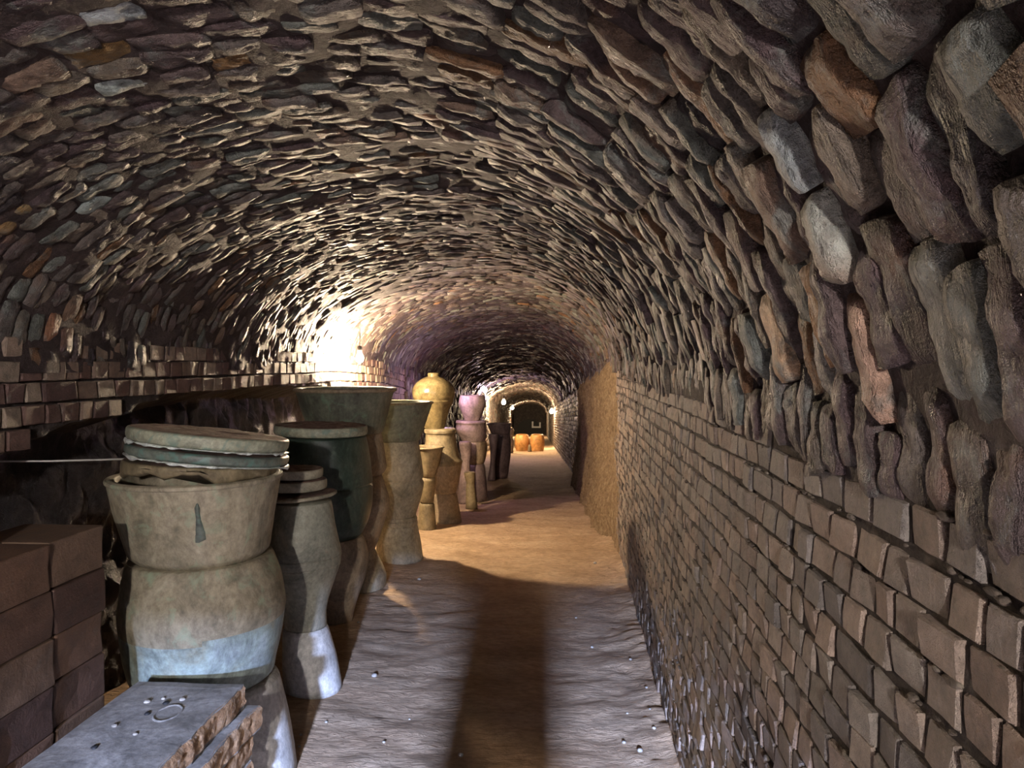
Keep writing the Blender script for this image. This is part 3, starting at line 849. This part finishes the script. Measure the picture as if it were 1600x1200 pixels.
# ------------------------------------------------------------------ shelf slabs and blocks in the near left corner
def slab(name, label, x0, x1, y0, y1, z0, z1, mat, edge, rot=0.0, seed=0.0, marks=False):
    """a kiln shelf: flat smooth faces, right-hand edge broken and knobbly"""
    org = Vector(((x0 + x1) / 2, (y0 + y1) / 2, z0))
    root = empty(name, org, (0, 0, rot))
    tag(root, label, 'slab', 'kiln shelf slabs')
    hx, hy, hz = (x1 - x0) / 2, (y1 - y0) / 2, z1 - z0
    nx, ny = 10, 26
    vs, fs = [], []
    def bx(i, j):
        u = -1 + 2 * i / nx; v = -1 + 2 * j / ny
        x = u * hx; y_ = v * hy
        x += (0.010 * n3(y_ * 9, seed, 1) + 0.006 * n3(y_ * 30, seed, 2)) * (i == nx)
        y_ += 0.006 * n3(x * 9, seed, 5) * (j in (0, ny))
        return x, y_
    for lvl in (0, 1):
        for j in range(ny + 1):
            for i in range(nx + 1):
                x, y_ = bx(i, j)
                z = hz * lvl
                if lvl: z += 0.002 * n3(x * 8, y_ * 8, seed) - (0.004 if i in (0, nx) or j in (0, ny) else 0)
                vs.append((x, y_, z))
    n1 = (nx + 1) * (ny + 1)
    for j in range(ny):
        for i in range(nx):
            a = j * (nx + 1) + i
            fs.append((a, a + nx + 1, a + nx + 2, a + 1))
            fs.append((n1 + a, n1 + a + 1, n1 + a + nx + 2, n1 + a + nx + 2 - 1))
    for i in range(nx):
        a = i; fs.append((a, a + 1, n1 + a + 1, n1 + a))
        a = ny * (nx + 1) + i; fs.append((a + 1, a, n1 + a, n1 + a + 1))
    for j in range(ny):
        a = j * (nx + 1); fs.append((a + nx + 1, a, n1 + a, n1 + a + nx + 1))
        a = j * (nx + 1) + nx; fs.append((a, a + nx + 1, n1 + a + nx + 1, n1 + a))
    plate = mesh('plate', vs, fs, mat, smooth=False, parent=root)
    # the broken edge
    vs, fs = [], []
    nz, ne = 7, 70
    for j in range(ne + 1):
        y_ = -hy + 2 * hy * j / ne
        xb = hx + 0.010 * n3(y_ * 9, seed, 1) + 0.006 * n3(y_ * 30, seed, 2)
        for k in range(nz + 1):
            z = hz * (0.02 + 0.94 * k / nz)
            r = 0.004 + 0.010 * abs(n3(y_ * 22, z * 30, seed)) + 0.005 * n3(y_ * 60, z * 60, seed)
            if k in (0, nz): r = -0.004
            vs.append((xb + r, y_, z))
    for j in range(ne):
        for k in range(nz):
            a = j * (nz + 1) + k
            fs.append((a, a + nz + 1, a + nz + 2, a + 1))
    fs = [tuple(f) for f in fs]
    mesh('broken_edge', vs, fs, edge, parent=root)
    if marks:
        # oval stamp left by a pot foot, and pits and grains stuck to the face
        vs, fs = [], []
        n = 40
        for k in range(n):
            a = 2 * math.pi * k / n
            for (rr, dz) in ((0.90, 0.0005), (0.97, 0.0035), (1.03, 0.0035), (1.10, 0.0005)):
                w_ = rr + 0.06 * n3(math.cos(a) * 3, math.sin(a) * 3, seed)
                vs.append((0.045 + 0.036 * w_ * math.cos(a), 0.285 + 0.052 * w_ * math.sin(a), hz + dz))
        for k in range(n):
            for j in range(3):
                k2 = (k + 1) % n
                fs.append((k * 4 + j, k2 * 4 + j, k2 * 4 + j + 1, k * 4 + j + 1))
        mesh('foot_ring', vs, fs, M['slab'], parent=plate)
        for q in range(9):
            x = (random.random() - 0.4) * hx * 1.2; y_ = 0.05 + random.random() * 0.4; r = 0.005 + 0.006 * random.random()
            bm = ico(r, 0.5, q)
            mesh('grit', bm[0], bm[1], M['pebble'] if q % 3 else M['dark'], parent=plate, loc=(x, y_, hz + r * 0.2))
    return root
_t = (1 + 5 ** 0.5) / 2
ICO_V = [(-1, _t, 0), (1, _t, 0), (-1, -_t, 0), (1, -_t, 0), (0, -1, _t), (0, 1, _t), (0, -1, -_t), (0, 1, -_t), (_t, 0, -1), (_t, 0, 1), (-_t, 0, -1), (-_t, 0, 1)]
ICO_F = [(0, 11, 5), (0, 5, 1), (0, 1, 7), (0, 7, 10), (0, 10, 11), (1, 5, 9), (5, 11, 4), (11, 10, 2), (10, 7, 6), (7, 1, 8), (3, 9, 4), (3, 4, 2), (3, 2, 6), (3, 6, 8), (3, 8, 9), (4, 9, 5), (2, 4, 11), (6, 2, 10), (8, 6, 7), (9, 8, 1)]
def ico(r, flat=0.7, seed=0):
    V = [Vector(v).normalized() for v in ICO_V]; Fc = list(ICO_F)
    mid = {}; F2 = []
    def m_(a, b):
        k = (min(a, b), max(a, b))
        if k not in mid:
            mid[k] = len(V); V.append(((V[a] + V[b]) / 2).normalized())
        return mid[k]
    for (a, b, c) in Fc:
        x, y_, z = m_(a, b), m_(b, c), m_(c, a)
        F2 += [(a, x, z), (b, y_, x), (c, z, y_), (x, y_, z)]
    return [(v.x * r * (1 + 0.35 * n3(v.x * 1.5 + seed * 3.1, v.y * 1.5, v.z * 1.5)), v.y * r * (1 + 0.3 * n3(v.x, v.y * 1.5 + seed * 1.7, v.z)), v.z * r * flat) for v in V], F2

ZT = 0.535
slab('kiln_shelf', 'pitted grey kiln shelf with an oval ring mark, top of the slab pile', -1.44, -1.075, 1.35, 2.36, ZT - 0.082, ZT, M['slab'], M['slabedge'], 0.0, 1.0, True)
slab('kiln_shelf', 'second slab down, its broken edge jutting out under the grey top shelf', -1.42, -1.045, 1.37, 2.40, ZT - 0.168, ZT - 0.085, M['slab'], M['slabedge'], -0.01, 5.0)
zz = ZT - 0.170
for k in range(4):
    z0 = max(zz - 0.0915, 0.0)
    slab('kiln_shelf', '%s slab down in the pile beneath the grey shelves' % ('third', 'fourth', 'fifth', 'sixth')[k], -1.43, -1.06, 1.36, 2.38, z0, zz - 0.003, M['slab'], M['slabedge'], 0.0, 9.0 + k)
    zz = z0

def block(x0, y0, z0, lx, ly, lz, label, c, seed):
    root_l = (x0 + lx / 2, y0 + ly / 2, z0)
    vs, fs = [], []
    t = [-1, -0.94, 0, 0.94, 1]
    # a worn block: rounded box on a 5x5x5 lattice surface
    idx = {}
    for i, a in enumerate(t):
        for j, b in enumerate(t):
            for k, c_ in enumerate(t):
                if i in (0, 4) or j in (0, 4) or k in (0, 4):
                    e = (i in (0, 4)) + (j in (0, 4)) + (k in (0, 4))
                    sh = 1 - 0.012 * (e - 1) * (e > 1)
                    x, y_, z = a * lx / 2 * sh, b * ly / 2 * sh, (c_ * sh + 1) * lz / 2
                    x += 0.011 * n3(x * 9 + seed, y_ * 9, z * 9); y_ += 0.012 * n3(y_ * 9, z * 9 + seed, x * 9)
                    idx[(i, j, k)] = len(vs); vs.append((x, y_, z))
    for ax in range(3):
        for side in (0, 4):
            for p in range(4):
                for q in range(4):
                    def g(a, b):
                        l = [0, 0, 0]; l[ax] = side; l[(ax + 1) % 3] = a; l[(ax + 2) % 3] = b
                        return idx[tuple(l)]
                    f = (g(p, q), g(p + 1, q), g(p + 1, q + 1), g(p, q + 1))
                    fs.append(f if side else f[::-1])
    o = mesh('fire_block', vs, fs, M['block'], smooth=False, tint=c, loc=root_l)
    o.rotation_euler = (0, 0, 0.055 * (random.random() - 0.5))
    tag(o, label, 'block', 'fire blocks stacked in the left corner')
BC = [(0.11, 0.062, 0.043), (0.15, 0.085, 0.055), (0.085, 0.048, 0.036), (0.16, 0.10, 0.066)]
ords = ['bottom', 'second', 'third', 'fourth', 'fifth', 'sixth', 'seventh', 'top']
for ci, (yc, n, nm) in enumerate([(2.00, 8, 'column next to the nearest jar stack'), (1.755, 8, 'column second from the nearest jar stack'), (1.51, 7, 'column third from the nearest jar stack')]):
    for k in range(n):
        w_ = ords[k] if k < n - 1 else 'top'
        block(-1.735 + 0.012 * (random.random() - 0.5) + 0.008 * (ci), yc, k * 0.1365, 0.262, 0.226 + 0.010 * random.random(), 0.1335, '%s reddish fire block from the floor, %s' % (w_, nm) if w_ != 'top' else 'top reddish fire block of the %s' % nm,
              np.array(BC[(k + ci * 2) % 4]), k * 1.3 + ci * 7)
block(-1.71, 1.80, 8 * 0.1365, 0.12, 0.11, 0.09, 'small odd fire block lying on top of the block pile', np.array(BC[1]), 41)

# mortar crumbs squeezed out of the bed joints of the right wall
M['crumb'] = earth('mortar_crumb', (0.05, 0.037, 0.028), (0.11, 0.085, 0.065), (0.26, 0.22, 0.17), 0.9, 30, 90, 0.8, 0.006)
cr = Pile()
cl = [ico(1.0, 0.8, k + 20) for k in range(5)]
for k in range(900):
    yy = 0.55 + 4.2 * random.random() ** 1.7
    row = random.randrange(0, 24)
    z = row * ROWH - 0.02 + 0.010 * n3(yy * 0.7, row * 0.9, 4) + 0.004 * (random.random() - 0.5)
    if z > zr(yy) - 0.01 or n3(yy * 2.3, row * 1.7, 11) < -0.05: continue
    r = 0.003 + 0.005 * random.random() ** 2
    st = 1 + 1.6 * random.random()
    lv, lf = cl[k % 5]
    cr.add([Vector((wr(yy) - 0.003 + x * r, yy + y_ * r * st, z + zz_ * r)) for x, y_, zz_ in lv], lf, (0, 0, 0))
tag(mesh('mortar_crumbs', cr.v, cr.f, M['crumb'], parent=wall_r), kind='stuff')

# ------------------------------------------------------------------ lamps
def tube(path, r, seg=6):
    vs, fs = [], []
    for i, p in enumerate(path):
        p = Vector(p)
        d = (Vector(path[min(i + 1, len(path) - 1)]) - Vector(path[max(i - 1, 0)])).normalized()
        a = d.cross(Vector((0.3, 0.9, 0.2))).normalized(); b = d.cross(a)
        for k in range(seg):
            t = 2 * math.pi * k / seg
            vs.append(p + a * r * math.cos(t) + b * r * math.sin(t))
    for i in range(len(path) - 1):
        for k in range(seg):
            k2 = (k + 1) % seg
            fs.append((i * seg + k, i * seg + k2, (i + 1) * seg + k2, (i + 1) * seg + k))
    fs.append(tuple(range(seg - 1, -1, -1))); b = (len(path) - 1) * seg; fs.append(tuple(range(b, b + seg)))
    return vs, fs
def lamp(label, p, color, power, r=0.032, up=0.3, mains=None):
    """bare bulb hanging from its cord; the bulb itself gives the light"""
    p = Vector(p)
    root = empty('hanging_bulb', p)
    tag(root, label, 'lamp', 'bare bulbs strung along the kiln')
    s = power / (4 * math.pi * r * r * math.pi)
    rg = [(-r, 0, 0, r * 0.12), (-r * 0.93, 0, 0, r * 0.4), (-r * 0.6, 0, 0, r * 0.82), (0, 0, 0, r), (r * 0.6, 0, 0, r * 0.84), (r * 1.2, 0, 0, r * 0.5), (r * 1.5, 0, 0, r * 0.42)]
    v, f = lathe(prof(rg, 2), (0, 0, 0), seg=12, wob=0)
    mesh('bulb', v, f, glow('bulb_glow', color, s), parent=root)
    v, f = lathe([(r * 1.45, 0, 0, r * 0.5), (r * 1.6, 0, 0, r * 0.62), (r * 2.9, 0, 0, r * 0.62), (r * 3.2, 0, 0, r * 0.3)], (0, 0, 0), seg=12, wob=0)
    mesh('socket', v, f, M['socket'], parent=root)
    v, f = tube([(0, 0, r * 3.1), (0.004, 0, r * 3.1 + up * 0.5), (0, 0.004, r * 3.1 + up)], 0.004)
    mesh('cord', v, f, M['cord'], parent=root)
    return root
WARM = (1.0, 0.72, 0.42)
lamp('bright warm bulb on the left wall above the largest bowl', at(562, 560, 6.5), (1.0, 0.76, 0.50), 330, 0.036, 0.16)
lamp('purple-tinted bulb hidden behind the honey jar', at(703, 606, 9.3), (0.95, 0.60, 0.95), 20, 0.03, 0.2)
l3 = lamp('small pinkish-white bulb over the purple basin', at(758, 610, 20.3), (0.95, 0.68, 0.92), 120, 0.055, 0.3)
lamp('bright bulb left, nearer of the two far left bulbs', at(787, 629, 24.6), WARM, 380, 0.07, 0.4)
lamp('bright bulb deepest in the tunnel on the left', at(801, 638, 46.0), WARM, 800, 0.08, 0.4)
lamp('bright bulb on the right-hand wall far down the tunnel', at(862, 643, 28.0), WARM, 500, 0.07, 0.4)
# an unseen bulb added behind the camera as fill for the near vault
lamp('unseen fill bulb added under the crown behind the viewer', (-0.02, -2.45, 2.04), (1.0, 0.93, 0.90), 500, 0.05, 0.2)
p0 = at(758, 614, 20.3)
v, f = tube([p0 + Vector((0, 0, 0.30)), p0 + Vector((0.02, 0, -0.3)), p0 + Vector((-0.02, 0, -0.62))], 0.012)
o = mesh('pull_cord', [Vector(x) - Vector(l3.location) for x in v], f, M['cordwhite'], parent=l3); o['label'] = 'white dangling cord'

# cord stretched along the left wall to the nearest lids
a = at(-60, 721, 2.6); b = at(205, 717, 2.85)
v, f = tube([a, a.lerp(b, 0.5) + Vector((0, 0, -0.004)), b], 0.004)
tag(mesh('taut_cord', v, f, M['cordwhite']), 'thin pale cord stretched level to the nearest lids', 'cord')

# ------------------------------------------------------------------ small things on the floor
pebs = [(1262, 1130), (470, 1150), (468, 1168), (510, 1130), (900, 965), (985, 1040), (1010, 1085), (1040, 1150), (600, 1160), (560, 975), (655, 905), (780, 860), (930, 880), (980, 1120), (975, 1165), (1000, 1180), (640, 1120), (720, 1180), (585, 1060), (925, 1010)]
lobes = [ico(1.0, 0.65, k) for k in range(4)]
ms = []
for k in range(4):
    o = mesh('pebble', lobes[k][0], lobes[k][1], M['pebble'], link=False); ms.append(o.data)
for k, (px, py) in enumerate(pebs):
    d = CR @ Vector(((px - 800) / F, (600 - py) / F, -1)); t = H / -d.z
    p = d * t
    if p.x > 0.40: p.x = 0.38
    o = bpy.data.objects.new('pebble', ms[k % 4]); COL.objects.link(o)
    s_ = 0.005 + 0.012 * random.random() ** 2
    o.scale = (s_, s_, s_); o.location = (p.x, p.y, floor_h(p.x - spx(p.y), p.y) + spz(p.y) + s_ * 0.45)
    o.rotation_euler = (0, 0, random.random() * 6)
    tag(o, 'small pale pebble lying on the earth floor', 'pebble', 'pebbles on the earth floor')

# ------------------------------------------------------------------ the photographer, who stands behind the camera and casts the long shadow
def skin_body(name, joints, bones, mat, parent, root_i, sub=2):
    m = bpy.data.meshes.new(name)
    m.from_pydata([j[0] for j in joints], bones, [])
    o = bpy.data.objects.new(name, m); COL.objects.link(o); o.parent = parent
    sk = o.modifiers.new('skin', 'SKIN'); sk.use_smooth_shade = True
    if not m.skin_vertices: m.skin_vertices.new()
    for i, j in enumerate(joints):
        d = m.skin_vertices[0].data[i]; d.radius = j[1]; d.use_root = (i == root_i)
    sb = o.modifiers.new('smooth', 'SUBSURF'); sb.levels = sub; sb.render_levels = sub
    m.materials.append(mat)
    return o
per = empty('person', (-0.15, -0.46, 0.0))
tag(per, 'person in a dark jacket and trousers holding up a phone, behind the viewer', 'person')
J = [((0, 0, 0.95), (0.19, 0.13)), ((0, 0, 1.12), (0.18, 0.12)), ((0, 0.01, 1.34), (0.19, 0.12)), ((0, 0.0, 1.46), (0.08, 0.075)), ((0, 0.02, 1.54), (0.055, 0.055)),
     ((0, 0.03, 1.62), (0.075, 0.09)), ((0, 0.03, 1.72), (0.07, 0.085)),
     ((0.10, 0, 0.90), (0.095, 0.10)), ((0.12, 0.02, 0.50), (0.062, 0.068)), ((0.13, 0.0, 0.09), (0.045, 0.05)), ((0.14, 0.14, 0.04), (0.04, 0.032)),
     ((-0.10, 0, 0.90), (0.095, 0.10)), ((-0.12, 0.02, 0.50), (0.062, 0.068)), ((-0.13, 0.0, 0.09), (0.045, 0.05)), ((-0.14, 0.14, 0.04), (0.04, 0.032)),
     ((0.20, 0, 1.42), (0.065, 0.065)), ((0.27, 0.10, 1.20), (0.048, 0.048)), ((0.18, 0.34, 1.46), (0.032, 0.03)),
     ((-0.20, 0, 1.42), (0.065, 0.065)), ((-0.25, 0.10, 1.20), (0.048, 0.048)), ((0.03, 0.34, 1.46), (0.032, 0.03))]
B = [(0, 1), (1, 2), (2, 3), (3, 4), (4, 5), (5, 6), (0, 7), (7, 8), (8, 9), (9, 10), (0, 11), (11, 12), (12, 13), (13, 14), (2, 15), (15, 16), (16, 17), (2, 18), (18, 19), (19, 20)]
mp_, nt_, b_ = nodes('clothing')
tc = N(nt_, 'ShaderNodeTexCoord'); sxyz = N(nt_, 'ShaderNodeSeparateXYZ'); nt_.links.new(tc.outputs['Object'], sxyz.inputs[0])
dv = N(nt_, 'ShaderNodeMath', operation='DIVIDE'); dv.inputs[1].default_value = 2.0; nt_.links.new(sxyz.outputs['Z'], dv.inputs[0])
rp = rampn(nt_, dv.outputs[0], [(0.0, (0.03, 0.03, 0.03)), (0.045, (0.05, 0.06, 0.09)), (0.47, (0.08, 0.07, 0.06)), (0.76, (0.45, 0.29, 0.21))])
rp.color_ramp.interpolation = 'CONSTANT'
nt_.links.new(rp.outputs['Color'], b_.inputs['Base Color']); b_.inputs['Roughness'].default_value = 0.8
skin_body('body', J, B, mp_, per, 0)
v, f = lathe([(1.63, 0, 0.0, 0.108), (1.70, 0, 0.0, 0.112), (1.78, 0, 0.005, 0.095), (1.83, 0, 0.01, 0.05)], (0, 0, 0), seg=24, wob=0.05)
mesh('hair', v, f, M['dark'], parent=per)
skm = plain('skin_tone', (0.45, 0.29, 0.21), 0.55)
for sx_ in (1, -1):
    hx_ = 0.165 if sx_ > 0 else 0.035
    HJ = [((hx_, 0.345, 1.475), (0.026, 0.018)), ((hx_ + 0.004 * sx_, 0.365, 1.52), (0.034, 0.018))]
    HB = [(0, 1)]
    for q in range(4):
        b0 = len(HJ); fx = hx_ + sx_ * (0.022 - 0.015 * q)
        ln = (0.9, 1.0, 0.95, 0.75)[q]
        HJ += [((fx, 0.378, 1.545), (0.009, 0.009)), ((fx - 0.006 * sx_, 0.392, 1.545 + 0.028 * ln), (0.0085, 0.0085)), ((fx - 0.02 * sx_, 0.385, 1.545 + 0.045 * ln), (0.007, 0.007))]
        HB += [(1, b0), (b0, b0 + 1), (b0 + 1, b0 + 2)]
    b0 = len(HJ)
    HJ += [((hx_ - 0.03 * sx_, 0.36, 1.515), (0.011, 0.011)), ((hx_ - 0.042 * sx_, 0.368, 1.54), (0.009, 0.009))]
    HB += [(1, b0), (b0, b0 + 1)]
    skin_body('hand', HJ, HB, skm, per, 0)
ph = boxes('phone', [(-0.075, 0.075, -0.004, 0.004, -0.036, 0.036)], M['socket'], loc=(0.0, -0.055, 1.60))
tag(ph, 'dark phone held up sideways in both hands of the person', 'phone')
